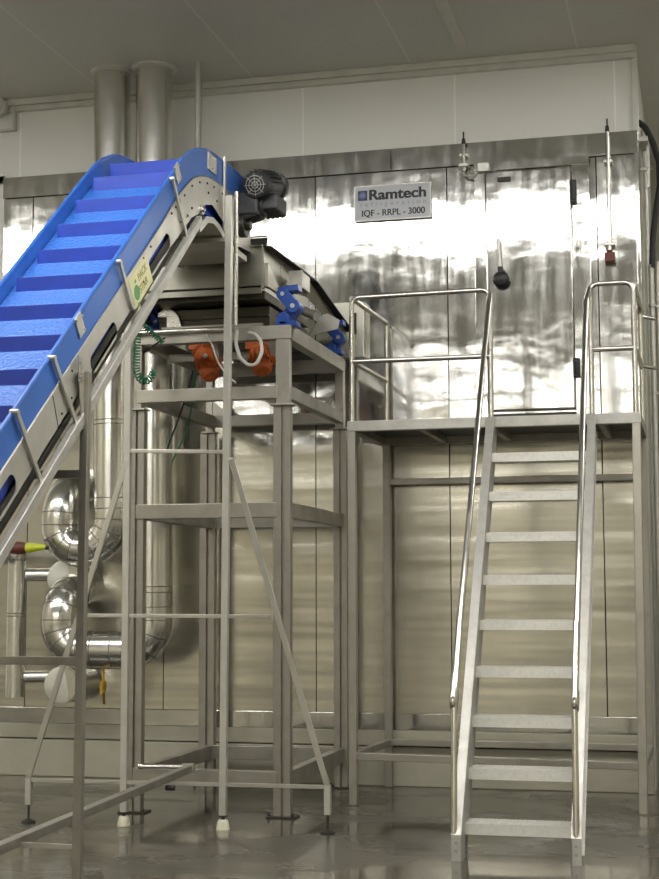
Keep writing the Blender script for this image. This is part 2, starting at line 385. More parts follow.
def text(name, body, x, z, size, mat, parent, y, width=None, bold=0.0, spacing=1.0):
    cu = bpy.data.curves.new(name, 'FONT'); cu.body = body; cu.size = 1.0; cu.extrude = .008; cu.offset = bold/size; cu.space_character = spacing
    o = bpy.data.objects.new(name, cu); COL.objects.link(o); cu.materials.append(mat)
    bpy.context.view_layer.update()
    sc = (width/o.dimensions.x) if width and o.dimensions.x > 0 else size
    o = tomesh(o, name, mat)
    if bold:                                   # thicken the strokes
        import bmesh
        bm = bmesh.new(); bm.from_mesh(o.data)
        g = bmesh.ops.duplicate(bm, geom=bm.verts[:]+bm.edges[:]+bm.faces[:])
        bmesh.ops.translate(bm, verts=[e for e in g['geom'] if isinstance(e, bmesh.types.BMVert)], vec=(.035,0,.0004))
        bm.to_mesh(o.data); bm.free()
    o.rotation_euler = (math.pi/2, 0, 0); o.scale = (sc, size, size*.5); o.parent = parent
    o.location = V((x, y, z)) - wloc(parent); return o
LX = sx0+.02; LZ = sz1-.1
link('logo_square', MB().box((LX,YW-.030,LZ), (LX+.068,YW-.027,LZ+.072)), M['navy'], S)
st = MB()
for k in range(6):
    a = k*math.pi/6; d = V((math.cos(a),0,math.sin(a))); st.beam(V((LX+.034,YW-.031,LZ+.036))-d*.028, V((LX+.034,YW-.031,LZ+.036))+d*.028, .002, .004, (0,1,0))
link('logo_star', st, M['lilac'], S)
text('headline_lettering', 'Ramtech', LX+.075, sz1-.098, .105, M['ink'], S, YW-.030, .41, .0022)
text('middle_lettering', 'refrigeration', LX+.012, sz1-.145, .045, M['grey'], S, YW-.030, .48, 0, 1.6)
text('model_lettering', 'IQF - RRPL - 3000', LX+.025, sz1-.217, .066, M['ink'], S, YW-.0292, .455, .0006)

# ------------------------------------------------------------------ vertical sensor rods on the wall
def wall_rod(px, y0, y1, label, tall):
    a = onY(px, y0, YW-.06); b = onY(px+(3 if tall else 1), y1, YW-.06); b.x = a.x
    t = thing('conduit_rod', label, 'conduit', (a.x, YW-.06, b.z))
    link('tube', MB().cyl(b, a-V((0,0,.06)), .013, n=14), M['tube'], t)
    link('upper_tip', MB().cyl(a-V((0,0,.06)), a-V((0,0,.02)), .016, .012, n=12).cyl(a-V((0,0,.02)), a+V((0,0,.03)), .006, n=8), M['dark'], t, 0, 'thin dark tip')
    link('clamp', MB().box((a.x-.035,YW-.08,b.z+.03), (a.x+.035,YW-.01,b.z+.05)), M['bright'], t, .002)
    link('clamp', MB().box((a.x-.03,YW-.07,a.z-.15 if not tall else a.z-.28), (a.x+.03,YW-.01,a.z-.13 if not tall else a.z-.26)), M['bright'], t, .002)
    return t, a, b
t, a, b = wall_rod(463.5, 136, 171, 'short steel conduit rod above the door left corner with bent cable', False)
link('cable', MB().tube([b, b+V((.0,0,-.03)), b+V((.06,0,-.045)), b+V((.10,.02,-.015)), b+V((.15,.02,-.01))], .008, bend=.02), M['hose'], t)
t, a, b = wall_rod(607, 123, 250, 'long steel conduit rod right of the door ending in a dark box', True)
link('junction_box', MB().box((b.x-.035,YW-.09,b.z-.085), (b.x+.035,YW-.02,b.z-.02)).cyl(b-V((0,0,.02)), b, .02), M['brown'], t, .004, 'small dark brown box')

# ------------------------------------------------------------------ control box on the wall
cb = thing('control_box', 'grey steel wall cabinet with black slot and pale tag behind the hopper', 'electrical box', (-2.41, YW-.1, 3.0))
p0 = onY(330,303,YW-.10); p1 = onY(364,357,YW-.10)
link('body', MB().box((p0.x,YW-.10,p1.z), (p1.x,YW-.003,p0.z)), M['box'], cb, .005)
q0 = onY(352,313,YW-.105); q1 = onY(356.5,334,YW-.105)
link('window_slot', MB().box((q0.x,YW-.108,q1.z), (q1.x,YW-.10,q0.z)), M['black'], cb)
q0 = onY(352,335,YW-.105); q1 = onY(356.5,346,YW-.105)
link('tag', MB().box((q0.x,YW-.108,q1.z), (q1.x,YW-.10,q0.z)), M['pale'], cb)

# ------------------------------------------------------------------ access platform
YP, YB = 9.224, 10.16
PX0, PX1 = -2.18, -0.376
P = thing('access_platform', 'steel access platform with tubular guard rails in front of the freezer door', 'platform', (-1.27, 9.7, 0))
PZ = 2.40
fx0 = onY(347,421,YP).x; fx1 = onY(641,415,YP).x
B = .062
link('deck', MB().box((fx0,YP,PZ-.012), (fx1,YB+.03,PZ)), M['dark'], P)
def beams(name, items, mat=M['frame'], w=.05, h=.05, parent=P, bev=.004, side=None):
    for a, b in items:
        link(name, MB().beam(a, b, w, h, side or (0,0,1)), mat, parent, bev)
link('edge_beam', MB().box((fx0,YP-.004,PZ-.062), (fx1,YP+.046,PZ+.004)), M['dull'], P, .004)
link('edge_beam', MB().box((fx0,YB-.02,PZ-.062), (fx1,YB+.03,PZ+.002)), M['frame'], P, .004)
link('edge_beam', MB().box((fx0,YP+.046,PZ-.062), (fx0+.05,YB-.02,PZ+.003)), M['frame'], P, .004)
link('edge_beam', MB().box((fx1-.05,YP+.046,PZ-.062), (fx1,YB-.02,PZ+.003)), M['frame'], P, .004)
for x in (-1.75,-1.30,-.62):
    link('joist', MB().box((x,YP+.046,PZ-.055), (x+.04,YB-.02,PZ-.012)), M['frame'], P, .003)
def leg(xy_top, ft, name='leg', w=.05, z1=PZ-.06, mat=M['frame'], par=P, z0=0.0):
    link(name, MB().beam((ft[0],ft[1],z0), (xy_top[0],xy_top[1],z1), w, w, (0,1,0)), mat, par, .004)
lx0 = fx0+.028; lx1 = fx1-.03
leg((lx0,YP+.025), (lx0+.0,YP+.025), w=.052, mat=M['standm'])
leg((lx1,YP+.025), (lx1-.012,YP+.025), w=.052, mat=M['standm'])
bx0 = onY(388,600,YB).x; bx1 = fx1-.03
leg((bx0,YB), (bx0,YB), w=.052)
leg((bx1,YB), (bx1,YB), w=.052)
zb = .30
for a, b, nm in (((lx0,YP+.025,zb),(lx1,YP+.025,zb-.02),'lower_rail'), ((bx0,YB,zb+.0),(bx1,YB,zb),'lower_rail'), ((lx0,YP+.05,zb),(bx0,YB-.03,zb),'lower_rail'), ((lx1,YP+.05,zb),(bx1,YB-.03,zb),'lower_rail')):
    link(nm, MB().beam(a, b, .045, .045, (0,0,1)), M['frame'], P, .004)
link('brace_beam', MB().beam((bx0,YB,onY(450,481,YB).z), (bx1,YB,onY(450,481,YB).z), .045, .04, (0,0,1)), M['frame'], P, .004)
# guard rails
R = .0165
zr, zm = 3.205, 2.79
sxl, sxr = -1.268, -.645
link('guard_rail', MB().tube([(lx0,YP+.02,PZ), (lx0,YP+.02,zr), (sxl,YP+.02,zr+.01), (sxl,YP+.02,PZ)], R, 14, bend=.055), M['tube'], P)
link('guard_rail', MB().tube([(lx0,YP+.02,zm), (sxl,YP+.02,zm)], R, 14), M['tube'], P)
link('guard_rail', MB().tube([(lx0,YP+.02,zr-.005), (bx0+.0,YB,zr-.005), (bx0,YB,PZ)], R, 14, bend=.02), M['tube'], P)
link('guard_rail', MB().tube([(lx0,YP+.02,zm), (bx0,YB,zm)], R, 14), M['tube'], P)
link('guard_rail', MB().tube([(sxr,YP+.02,PZ), (sxr,YP+.02,zr+.01), (lx1-.0,YP+.02,zr+.01), (lx1,YP+.02,PZ)], R, 14, bend=.055), M['tube'], P)
link('guard_rail', MB().tube([(sxr,YP+.02,zm+.015), (lx1,YP+.02,zm+.015)], R, 14), M['tube'], P)
ez0 = 2.83
link('guard_rail', MB().tube([(lx1+.005,YP+.06,zr), (lx1+.01,YB-.1,zr), (lx1+.01,YB-.1,PZ)], R, 14, bend=.05), M['tube'], P)
link('guard_rail', MB().tube([(lx1+.005,YP+.02,zm+.015), (lx1+.01,YB-.1,zm+.015)], R, 14), M['tube'], P)
for z in (zr-.06, zm+.02):
    link('wall_bracket', MB().cyl((lx1+.01,YB-.1,z), (lx1+.10,YB+.02,z), .012), M['tube'], P)

# ------------------------------------------------------------------ stair
T = thing('steel_stair', 'steep open steel stair with nine ribbed treads and tubular handrails', 'stair', (-.95, 8.2, 0))
FL = onZ(456,862,0); FR = onZ(577,866,0)
TL = V((sxl-.0,YP-.03,PZ-.0)); TR = V((sxr,YP-.03,PZ))
FL = V((-1.222,7.43,0)); FR = V((-.640,7.45,0))
def stringer(F, Tp, sgn):
    d = (Tp-F).normalized(); nrm = V((0,-d.z,d.y)); bk = -nrm
    s = MB(); w = .05; dp = .145
    def prof(p, q):
        pass
    # channel: web plus two flanges, foot cut plumb
    f0 = F+V((0,0,0)); 
    web = .006
    xo = -sgn*w/2                                   # outer side
    pts = [(F.y,0), (F.y,.13), (Tp.y,Tp.z), (Tp.y+dp/ d.z*1.0,Tp.z), (F.y+dp/d.z,.0)]
    s.prism([pts], lambda u, v, k: V((F.x + (Tp.x-F.x)*v/PZ + sgn*(w/2-k), u, v)), web)
    a = F+V((0,0,.12)); 
    s.beam(F+V((0,.004,0)), F+V((0,.004,.13)), w, .008, (1,0,0))
    s.beam(F+V((0,.004,.125)), Tp+V((0,.004,0)), w, .008, (1,0,0))
    s.beam(F+V((0,dp/d.z,.02)), Tp+V((0,dp/d.z,0)), w, .006, (1,0,0))
    return s
link('stringer', stringer(FL, TL, 1), M['dull'], T, .0015)
link('stringer', stringer(FR, TR, -1), M['dull'], T, .0015)
slope = (TL.y-FL.y)/PZ
for k in range(1, 10):
    z = 2.157 - .2487*(9-k); y0 = FL.y + slope*(z-.02) + .02; xa = FL.x+(TL.x-FL.x)*z/PZ+.026; xb = FR.x+(TR.x-FR.x)*z/PZ-.026
    tb = MB().box((xa,y0,z-.052), (xb,y0+.18,z)).box((xa,y0-.003,z-.054), (xb,y0+.004,z+.0))
    for j in range(26):
        xx = xa+.02+j*(xb-xa-.04)/25
        tb.box((xx-.003,y0+.01,z), (xx+.003,y0+.17,z+.003))
    link('tread', tb, M['tread'], T, 0)
def handrail(F, Tp, xe, xt, ye, ze, yt, zt):
    top = V((Tp.x, YP+.02, zr+.01-.03))
    e = V((xe, ye, ze))
    d = (e-V((xt,yt,zt))).normalized()
    pts = [top, V((xt,yt,zt)), e, e+V((0,.02,-.05)), e+V((0,.075,-.02)), e+V((0,.085,.05))]
    return MB().tube(pts, R+.001, 14, bend=.05)
link('handrail', handrail(FL, TL, -1.243, -1.257, 7.50, .775, 9.12, 3.10), M['tube'], T)
link('handrail', handrail(FR, TR, -.640, -.652, 7.52, .775, 9.02, 3.07), M['tube'], T)
for F, x in ((FL,-1.236),(FR,-.640)):
    link('handrail_post', MB().tube([(x,F.y+.02,.13), (x-.002,F.y+.085,.78), (x-.004,F.y+.30,1.16)], R, 14, bend=.08), M['tube'], T)
for x, F in ((FL.x,FL),(FR.x,FR)):
    link('foot_bolt', MB().cyl((x,F.y-.002,.05),(x,F.y+.006,.05),.008, n=6).cyl((x,F.y-.002,.09),(x,F.y+.006,.09),.008, n=6), M['frame'], T)

# ------------------------------------------------------------------ inclined conveyor
CR, CLF = -2.70, -3.20
SL = .815
def gz(Y): return 1.964 + SL*(Y-5.406)
CV = thing('inclined_conveyor', 'inclined cleated conveyor with blue side guards and steel support legs', 'conveyor', (-2.95, 7.0, 0))
Y0 = 4.3
gtop = [(Y0,gz(Y0)), (7.15,gz(7.15)+.0), (7.36,3.555), (7.50,3.665), (7.62,3.735), (7.75,3.790), (7.88,3.822), (8.02,3.838), (8.35,3.850), (8.74,3.850)]
gbot = [(8.74,3.66), (8.35,3.68), (8.05,3.68), (7.90,3.668), (7.77,3.64), (7.64,3.59), (7.5,3.50), (7.36,3.395), (7.15,3.21), (Y0,gz(Y0)-.165)]
def plateX(x, t): return lambda u, v, w: V((x+w*t, u, v))
for x, s_ in ((CR, 1), (CLF, -1)):
    link('side_guard', MB().prism([gtop+gbot], plateX(x, s_), .012), M['guard'], CV, .003)
    # folded lip along the top of the guard
    link('guard_lip', MB().tube([(x+s_*.006, u, v+.002) for u, v in gtop], .010, 8), M['guard'], CV)
def slot(cy, cz, L, h, n=8):
    d = V((1, SL)).normalized() if False else Vector((1, SL)).normalized(); nn = Vector((-d.y, d.x)); out = []
    for k in range(n+1):
        a = -math.pi/2 + math.pi*k/n; out.append(Vector((cy,cz)) + d*(L/2-h/2+math.cos(a)*h/2) + nn*math.sin(a)*h/2)
    for k in range(n+1):
        a = math.pi/2 + math.pi*k/n; out.append(Vector((cy,cz)) + d*(-(L/2-h/2)+math.cos(a)*h/2) + nn*math.sin(a)*h/2)
    return [(p.x, p.y) for p in out]
pt = [(Y0,gz(Y0)-.15), (7.15,gz(7.15)-.17), (7.36,3.40), (7.5,3.505), (7.64,3.595), (7.77,3.645), (7.90,3.675), (8.05,3.685), (8.35,3.685), (8.72,3.665)]
pb = [(8.72,3.42), (8.45,3.40), (8.10,3.50), (7.98,3.53), (7.86,3.50), (7.74,3.42), (7.62,3.365), (7.15,gz(7.15)-.36), (Y0,gz(Y0)-.36)]
slots = [slot(p.y, p.z, .38, .088) for p in (onX(100.5,347,CR), onX(156.5,254.5,CR), onX(-6,507,CR))]
link('side_plate', MB().prism([pt+pb]+slots, plateX(CR+.014, 1), .004), M['plate'], CV, 0)
link('side_plate', MB().prism([pt+pb], plateX(CLF-.014, -1), .004), M['plate'], CV, 0)
# folded flange on the plate top edge
link('plate_flange', MB().tube([(CR+.017, u, v-.001) for u, v in pt], .0045, 6), M['bright'], CV)
# seams and rivets of the head plate
rv = MB()
for (y, z) in [(7.36,3.36),(7.30,3.31),(7.50,3.46),(7.62,3.545),(7.75,3.60),(7.88,3.63),(8.0,3.64),(8.15,3.64),(8.25,3.62),(7.45,3.30),(7.55,3.36),(7.62,3.42),(8.2,3.52),(8.3,3.50),(7.9,3.58),(8.05,3.57)]:
    rv.cyl((CR+.017,y,z), (CR+.023,y,z), .007, n=8)
for y in (5.05,5.3,5.95,6.05,6.9,7.0):
    for dz in (-.2,-.32): rv.cyl((CR+.017,y,gz(y)+dz), (CR+.022,y,gz(y)+dz), .006, n=8)
link('rivets', rv, M['dark'], CV)
pl = MB()
for y in (5.85, 7.42): pl.obox((CR+.0185, y+.05, gz(y)-.265 if y < 7 else 3.33), (0,-.42,.90), (1,0,0), (0,.9,.42), .21, .002, .004)
link('plate_seam', pl, M['dark'], CV)
# belt, return belt and cleats
bt = [(Y0,gz(Y0)-.082), (7.30,gz(7.30)-.085), (7.45,3.535), (7.58,3.605), (7.70,3.645), (7.85,3.67), (8.05,3.675), (8.68,3.67)]
bb = [(u, v-.03) for u, v in bt[::-1]]
link('belt', MB().prism([bt+bb], lambda u, v, w: V((CLF+.006+w, u, v)), (CR-CLF)-.012), M['belt'], CV)
rb = [(Y0,gz(Y0)-.16), (7.30,gz(7.30)-.17), (7.62,3.50), (7.85,3.55), (8.05,3.56), (8.68,3.54)]
link('return_belt', MB().prism([rb+[(u,v-(.17 if u < 7.4 else .08)) for u,v in rb[::-1]]], lambda u, v, w: V((CLF+.02+w, u, v)), (CR-CLF)-.04), M['cleat'], CV)
link('slider_bed', MB().prism([[(u,v-.04) for u,v in bt]+[(u,v-.045) for u,v in bt[::-1]]], lambda u, v, w: V((CLF+.0+w, u, v)), (CR-CLF)), M['dark'], CV)
k = 0; y = 7.385
while y > Y0+.1:
    zb_ = gz(y)-.084; cl = MB()
    cl.prism([[(y,zb_-.012),(y+.003,zb_+.070),(y+.010,zb_+.070),(y+.035,zb_+.018)]], lambda u, v, w: V((CLF+.035+w, u, v)), (CR-CLF)-.042)
    link('cleat', cl, M['cleat'], CV, .0015); y -= .2275
cl = MB().prism([[(7.62,3.60),(7.615,3.70),(7.625,3.705),(7.665,3.63)]], lambda u, v, w: V((CLF+.035+w, u, v)), (CR-CLF)-.042)
link('cleat', cl, M['cleat'], CV, .0015)
link('gap_shade_filler', MB().prism([[(Y0,gz(Y0)-.34),(7.5,gz(7.5)-.34),(7.5,gz(7.5)-.455),(Y0,gz(Y0)-.455)]], lambda u, v, w: V((CLF+.01+w, u, v)), (CR-CLF)-.02), M['dark'], CV)  # dark filler added as the shade between side plate and lower rail
# lower carrying rails and the tilted clamps
for x in (CR+.03, CLF-.03):
    e = 7.74
    link('lower_rail', MB().beam((x,Y0,gz(Y0)-.475), (x,e-.02,gz(e)-.485), .032, .045, (1,0,0)), M['dull'], CV, .003)
up = V((0,-.70,.71)).normalized()
for a, b in (((54,358),(77,425)), ((17,412),(42,484)), ((120,262),(133,308)), ((173,179),(187,237))):
    p = onX(*a, CR+.03); q = onX(*b, CR+.03)
    link('clamp_strap', MB().beam(p, q, .010, .026, (1,0,0)).cyl(p-V((.03,0,0)), p+V((.008,0,0)), .013, n=12).cyl(q-V((.03,0,0)), q+V((.01,0,0)), .010, n=10), M['plate'], CV, .002)
for a in ((80,325),(177.5,173)):
    c = onX(*a, CR+.016); bm_ = MB().obox(c, (0,-SL,1), (0,1,SL), (1,0,0), .10, .075, .006)
    for i in (-1,1):
        for j in (-1,1): bm_.cyl(c+V((.003,i*.028-j*.016,j*.028+i*.016)), c+V((.009,i*.028-j*.016,j*.028+i*.016)), .006, n=8)
    link('splice_plate', bm_, M['plate'], CV, .001)
c = onX(212,163,CR+.016)
bm_ = MB().obox((c.x,c.y,3.77), (0,1,0), (0,0,1), (1,0,0), .15, .10, .006)
for i in (-.05,0,.05):
    for j in (-.03,.03): bm_.cyl((c.x,c.y+i,3.77+j), (c.x+.007,c.y+i,3.77+j), .006, n=8)
link('splice_plate', bm_, M['plate'], CV, .001)
link('head_strap', MB().box((CR+.016,8.17,3.42), (CR+.028,8.20,3.87)), M['plate'], CV, .002)
# return guard below the head
rg = [(7.74,3.345),(7.78,3.385),(7.86,3.435),(7.98,3.455),(8.10,3.44),(8.30,3.375),(8.62,3.37),(8.62,3.335),(8.28,3.335),(8.08,3.405),(7.98,3.42),(7.88,3.40),(7.80,3.345),(7.75,3.315)]
link('return_guard', MB().prism([rg], lambda u, v, w: V((CLF-.02+w, u, v)), (CR-CLF)+.045), M['plate'], CV, .002)
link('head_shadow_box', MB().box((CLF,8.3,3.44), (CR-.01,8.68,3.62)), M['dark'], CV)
link('snub_roller', MB().cyl((CLF,7.78,3.45), (CR+.03,7.78,3.45), .028).cyl((CR+.03,7.78,3.45), (CR+.04,7.78,3.45), .012), M['tube'], CV)
# head bearing and gear motor
g0 = onY(238,196,8.55); g1 = onY(262,221,8.55)
GM = link('gearbox', MB().box((g0.x,8.45,g1.z+.02), (g1.x,8.62,g0.z)).cyl((CR+.0,8.56,g0.z-.07), (g1.x+.02,8.56,g0.z-.07), .075).obox(((g0.x+g1.x)/2,8.53,g1.z+.02), (1,0,.3), (0,1,0), (-.3,0,1), .17, .14, .05).box((g1.x-.02,8.5,g0.z-.11), (g1.x+.11,8.72,g0.z-.01)), M['motor'], CV, .012, 'dark grey gearbox')
m0 = onY(255,185,8.42); m1 = onY(277,187,8.86)
ax = (m1-m0).normalized()
link('motor_body', MB().lathe(m0+ax*.05, ax, [(0,.078),(.01,.086),(.25,.086),(.26,.075),(.30,.075),(.31,.092),(.36,.092)]), M['motor'], GM, 0)
fins = MB()
for k in range(20):
    a = 2*math.pi*k/20; o1 = ax.orthogonal().normalized(); o2 = ax.cross(o1); dv = o1*math.cos(a)+o2*math.sin(a)
    fins.beam(m0+ax*.06+dv*.090, m0+ax*.28+dv*.090, .004, .018, ax.cross(dv))
link('cooling_fins', fins, M['motor'], GM)
fc = MB().lathe(m0, ax, [(0,.05),(.002,.074),(.012,.082),(.07,.084)])
link('fan_cover', fc, M['motor'], GM)
gr = MB()
for r in (.02,.038,.056): gr.tube([m0-ax*.004+(o1*math.cos(2*math.pi*j/20)+o2*math.sin(2*math.pi*j/20))*r for j in range(21)], .0025, 6)
for j in range(8):
    a = 2*math.pi*j/8; gr.cyl(m0-ax*.004, m0-ax*.004+(o1*math.cos(a)+o2*math.sin(a))*.068, .002, n=6)
link('fan_grille', gr, M['dull'], GM)
tb0 = m0+ax*.16
link('terminal_box', MB().obox(tb0+V((.02,0,-.11)), (1,0,0), ax, (0,0,1), .10, .12, .07), M['motor'], GM, .008)
pe = onY(283.5,202,8.95)
fl = MB()
for i in range(4): fl.box((pe.x-.115+i*.032,8.88,pe.z-.10-.0), (pe.x-.10+i*.032,8.98,pe.z+.06+.01*i))
fl.box((pe.x-.03,8.90,pe.z-.09), (pe.x,8.93,pe.z+.10))
link('motor_bracket', fl, M['dark'], GM, .003)
link('bearing_housing', MB().cyl((CR+.018,8.50,3.53), (CR+.06,8.50,3.53), .07).cyl((CR+.05,8.50,3.53),(CR+.09,8.50,3.53),.03), M['dark'], CV, .004)
# sticker on the side plate
dv = V((0,1,SL)).normalized(); nv = V((0,-SL,1)).normalized()
cst = onX(141,281,CR+.019)
link('sticker', MB().obox(cst, dv, nv, (1,0,0), .30, .155, .0015), M['sticker'], CV, 0, 'pale yellow sticker with green round logo')
lf = MB(); cc = cst - dv*.085 - nv*.02
pts = [(math.cos(2*math.pi*j/24)*.038, math.sin(2*math.pi*j/24)*.038) for j in range(24)]
lf.prism([pts], lambda u, v, w: cc + dv*u + nv*v + V((.001+w,0,0)), .0008)
for sg in (1,-1):
    lf.prism([[(-.016,sg*.05),(.016,sg*.05),(0,sg*.068)] if sg > 0 else [(-.016,-.05),(0,-.068),(.016,-.05)]], lambda u, v, w: cc + nv*0 + V((0,0,0)) + dv*(v*.2+u) + nv*v + V((.001+w,0,0)), .0008)
link('sticker_logo', lf, M['leaf'], CV)
def stext(body, u, v, size):
    cu = bpy.data.curves.new('sticker_print', 'FONT'); cu.body = body; cu.size = size; cu.extrude = .0004; cu.offset = .0008
    o = bpy.data.objects.new('sticker_print', cu); COL.objects.link(o); bpy.context.view_layer.update(); o = tomesh(o, 'sticker_print', M['olive']); o.parent = CV
    p = cst + dv*u + nv*v + V((.0016,0,0)) - CV.location
    X = dv; Y = nv; Z = V((1,0,0)); 
    mt = Matrix(((X.x,Y.x,Z.x,p.x),(X.y,Y.y,Z.y,p.y),(X.z,Y.z,Z.z,p.z),(0,0,0,1))); o.matrix_local = mt
stext('PACK', -.03, .012, .055); stext('STAR', -.045, -.048, .055)
# support legs under the head
YC = 8.14
def leg4(p, q, w=.04, name='leg', mat=M['plate']):
    return link(name, MB().beam(p, q, w, w, (0,1,0)), mat, CV, .003)
tr = onY(229.5,190,YC); br = V((onY(223,815,YC).x, YC, .075))
leg4(br, (tr.x,YC,3.62))
link('round_post', MB().cyl((tr.x+.012,YC+.09,2.87), (tr.x+.022,YC+.06,3.66), .012), M['tube'], CV)
tl = onY(129,330,YC); bl = V((onY(124,808,YC).x, YC, .075))
leg4(bl, (tl.x,YC,3.36))
link('cross_tube', MB().beam((tl.x,YC,3.36), (tr.x,YC,3.36), .03, .03, (0,0,1)), M['bright'], CV, .003)
for y_, xa, xb in ((451,127,225),(615.5,84,271),(782,28,327)):
    a = onY(xa, y_-(2 if y_ > 700 else 0), YC-.0); b = onY(xb, y_+(5 if y_ > 700 else 1), YC)
    link('rung', MB().beam(a, b, .022, .022, (0,0,1)), M['bright'], CV, .002)
for a, b, f in (((231,458),(327,785),(328,829)), ((127,460),(28,778),(27,818))):
    p = onY(*a, YC-.015); q = onY(*b, YC-.015); link('outrigger_strut', MB().beam(p, q, .012, .034, (0,1,0)), M['bright'], CV, .002)
    g = onY(f[0], f[1], YC)
    link('outrigger_leg', MB().box((q.x-.018,YC-.018,.10), (q.x+.018,YC+.018,q.z)), M['plate'], CV, .003)
    link('levelling_foot', MB().cyl((q.x,YC,.008),(q.x,YC,.11),.007, n=10).lathe((q.x,YC,0),(0,0,1),[(0,.042),(.008,.042),(.016,.022),(.022,.012)]), M['dark'], CV)
for b_ in (br, bl):
    link('levelling_foot', MB().cyl((b_.x,YC,.05),(b_.x,YC,.10),.010, n=10).lathe((b_.x,YC,.072),(0,0,1),[(0,.028),(.006,.028)]), M['dark'], CV)
    link('plastic_foot', MB().lathe((b_.x,YC,0),(0,0,1),[(0,.038),(.035,.033),(.05,.028),(.055,.024)]), M['cream'], CV, 0, 'cream plastic foot')
# nearer support frame
YN = 6.15
nr = onY(81.5,640,YN)
link('leg', MB().beam((onY(77,870,YN).x,YN,.0), (onY(86,400,YN).x,YN,onY(85,372,YN).z), .038, .038, (0,1,0)), M['frame'], CV, .003)
link('leg', MB().beam((CLF-.03,YN,.0), (CLF-.03,YN,2.1), .038, .038, (0,1,0)), M['frame'], CV, .003)
for y_, ya in ((661,661),(474,476)):
    b = onY(82, y_, YN); link('rung', MB().beam((CLF-.03,YN,b.z), (b.x,YN,b.z), .036, .036, (0,0,1)), M['frame'], CV, .003)
a = onY(18,845,YN); b = onY(76,847,YN)
link('rung', MB().beam((CLF-.03,YN,b.z), b, .022, .022, (0,0,1)), M['bright'], CV, .002)
sp = onX(82,370,CR+.045)
link('pivot_plate', MB().obox(onX(80.5,369,CR+.04), (0,0,1), (0,1,0), (1,0,0), .12, .035, .01).cyl(onX(80.5,362,CR+.03), onX(80.5,362,CR+.06), .008).cyl(onX(80.5,376,CR+.03), onX(80.5,376,CR+.06), .008), M['bright'], CV, .003)
link('pivot_gusset', MB().prism([[(0,0),(.0,.24),(-.02,.26),(-.06,.22),(-.03,0)]], lambda u, v, w: V((CR+.035+w, sp.y+.05+u, sp.z-.26+v)), .006), M['plate'], CV)
# long base beam running to the rear frame
ba = onX(194,769,-2.98); bb_ = V((-2.93,4.0,.19))
link('base_beam', MB().beam(bb_, (-2.985,8.47,.285), .05, .042, (1,0,0)), M['frame'], CV, .004)
link('beam_bolt', MB().cyl((-2.95,8.02,.235),(-2.90,8.02,.235),.016, n=6), M['dark'], CV)
link('beam_end', MB().obox((-2.985,8.49,.29), (1,0,0), (0,1,0), (0,0,1), .075, .02, .055), M['bright'], CV, .003)
link('tie_rod', MB().cyl(onY(141,766.5,8.48), onY(192,767,8.48), .012, n=12).cyl(onY(139,766,8.48), onY(143,766.5,8.48), .017, n=12), M['tube'], CV)

# ------------------------------------------------------------------ support stand of the feeder
MX0, MX1, MY0, MY1 = -3.405, -2.40, 8.62, 10.06
SS = thing('support_stand', 'tall square steel stand carrying the vibrating feeder under the conveyor head', 'stand', (-2.88, 9.3, 0))
Z1, Z2, Z3, Z4 = 2.92, 2.54, 1.84, .27
def post(x0, x1, yy, zt=2.44):
    # two tubes side by side with a dark joint
    w = (x1-x0)
    a = MB().box((x0,yy,0.0), (x0+w*.47,yy+.06,zt)).box((x0+w*.60,yy+.004,0.0), (x1,yy+.064,zt)).box((x0+w*.45,yy+.02,0.0), (x0+w*.62,yy+.05,zt))
    link('post', a, M['frame'], SS, .003)
    link('base_plate', MB().box((x0-.035,yy-.03,0), (x1+.035,yy+.095,.01)), M['dark'], SS, .002)
    for xx in (x0-.02, x1+.02): link('anchor_bolt', MB().cyl((xx,yy-.015,.0),(xx,yy-.015,.035),.009,n=6), M['dark'], SS)
for (x0, x1, yy) in ((MX0-.03,MX0+.07,MY0), (MX1-.105,MX1+.0,MY0), (MX0-.04,MX0+.07,MY1-.06), (MX1-.075,MX1+.02,MY1-.06)):
    post(x0, x1, yy)
for (x0, x1, yy) in ((MX0,MX0+.05,MY0), (MX1-.09,MX1-.005,MY0), (MX0,MX0+.05,MY1-.06), (MX1-.06,MX1-.0,MY1-.06)):
    link('upper_post', MB().box((x0,yy+.002,2.44), (x1,yy+.06,Z1-.02)).box((x0-.03,yy-.02,2.44), (x1+.03,yy+.08,2.452)), M['standm'], SS, .003)
def rail(nm, a, b, w=.06, h=.085, mat=M['frame']):
    link(nm, MB().beam(a, b, h, w, (0,0,1)), mat, SS, .004)
y0, y1 = MY0+.03, MY1-.03
rail('top_beam', (MX0,y0,Z1-.03), (MX1+.005,y0,Z1-.03), .07, .085, M['standm'])
link('top_tube', MB().cyl((MX0-.05,y0-.05,Z1+.0), (MX1-.35,y0-.05,Z1+.0), .018), M['tube'], SS)
rail('top_beam', (MX1-.03,y0,Z1-.03), (MX1-.03,y1,Z1-.03), .07, .09, M['standm'])
rail('top_beam', (MX0+.03,y0,Z1-.03), (MX0+.03,y1,Z1-.03), .07, .09)
rail('top_beam', (MX0,y1,Z1-.03), (MX1,y1,Z1-.03), .07, .09)
for z, h, zoff in ((Z2-.015,.08,0), (Z3-.028,.09,0), (Z4-.05,.095,0)):
    rail('cross_beam', (MX0+.02,y0-.005,z), (MX1-.08,y0-.005,z), .06, h, M['standm'] if z > 2 else M['frame'])
    rail('cross_beam', (MX0+.02,y1+.005,z), (MX1-.05,y1+.005,z), .06, h)
    rail('side_beam', (MX1-.035,y0+.02,z), (MX1-.035,y1+.0,z), .06, h)
    rail('side_beam', (MX0+.035,y0+.02,z), (MX0+.035,y1+.0,z), .06, h)
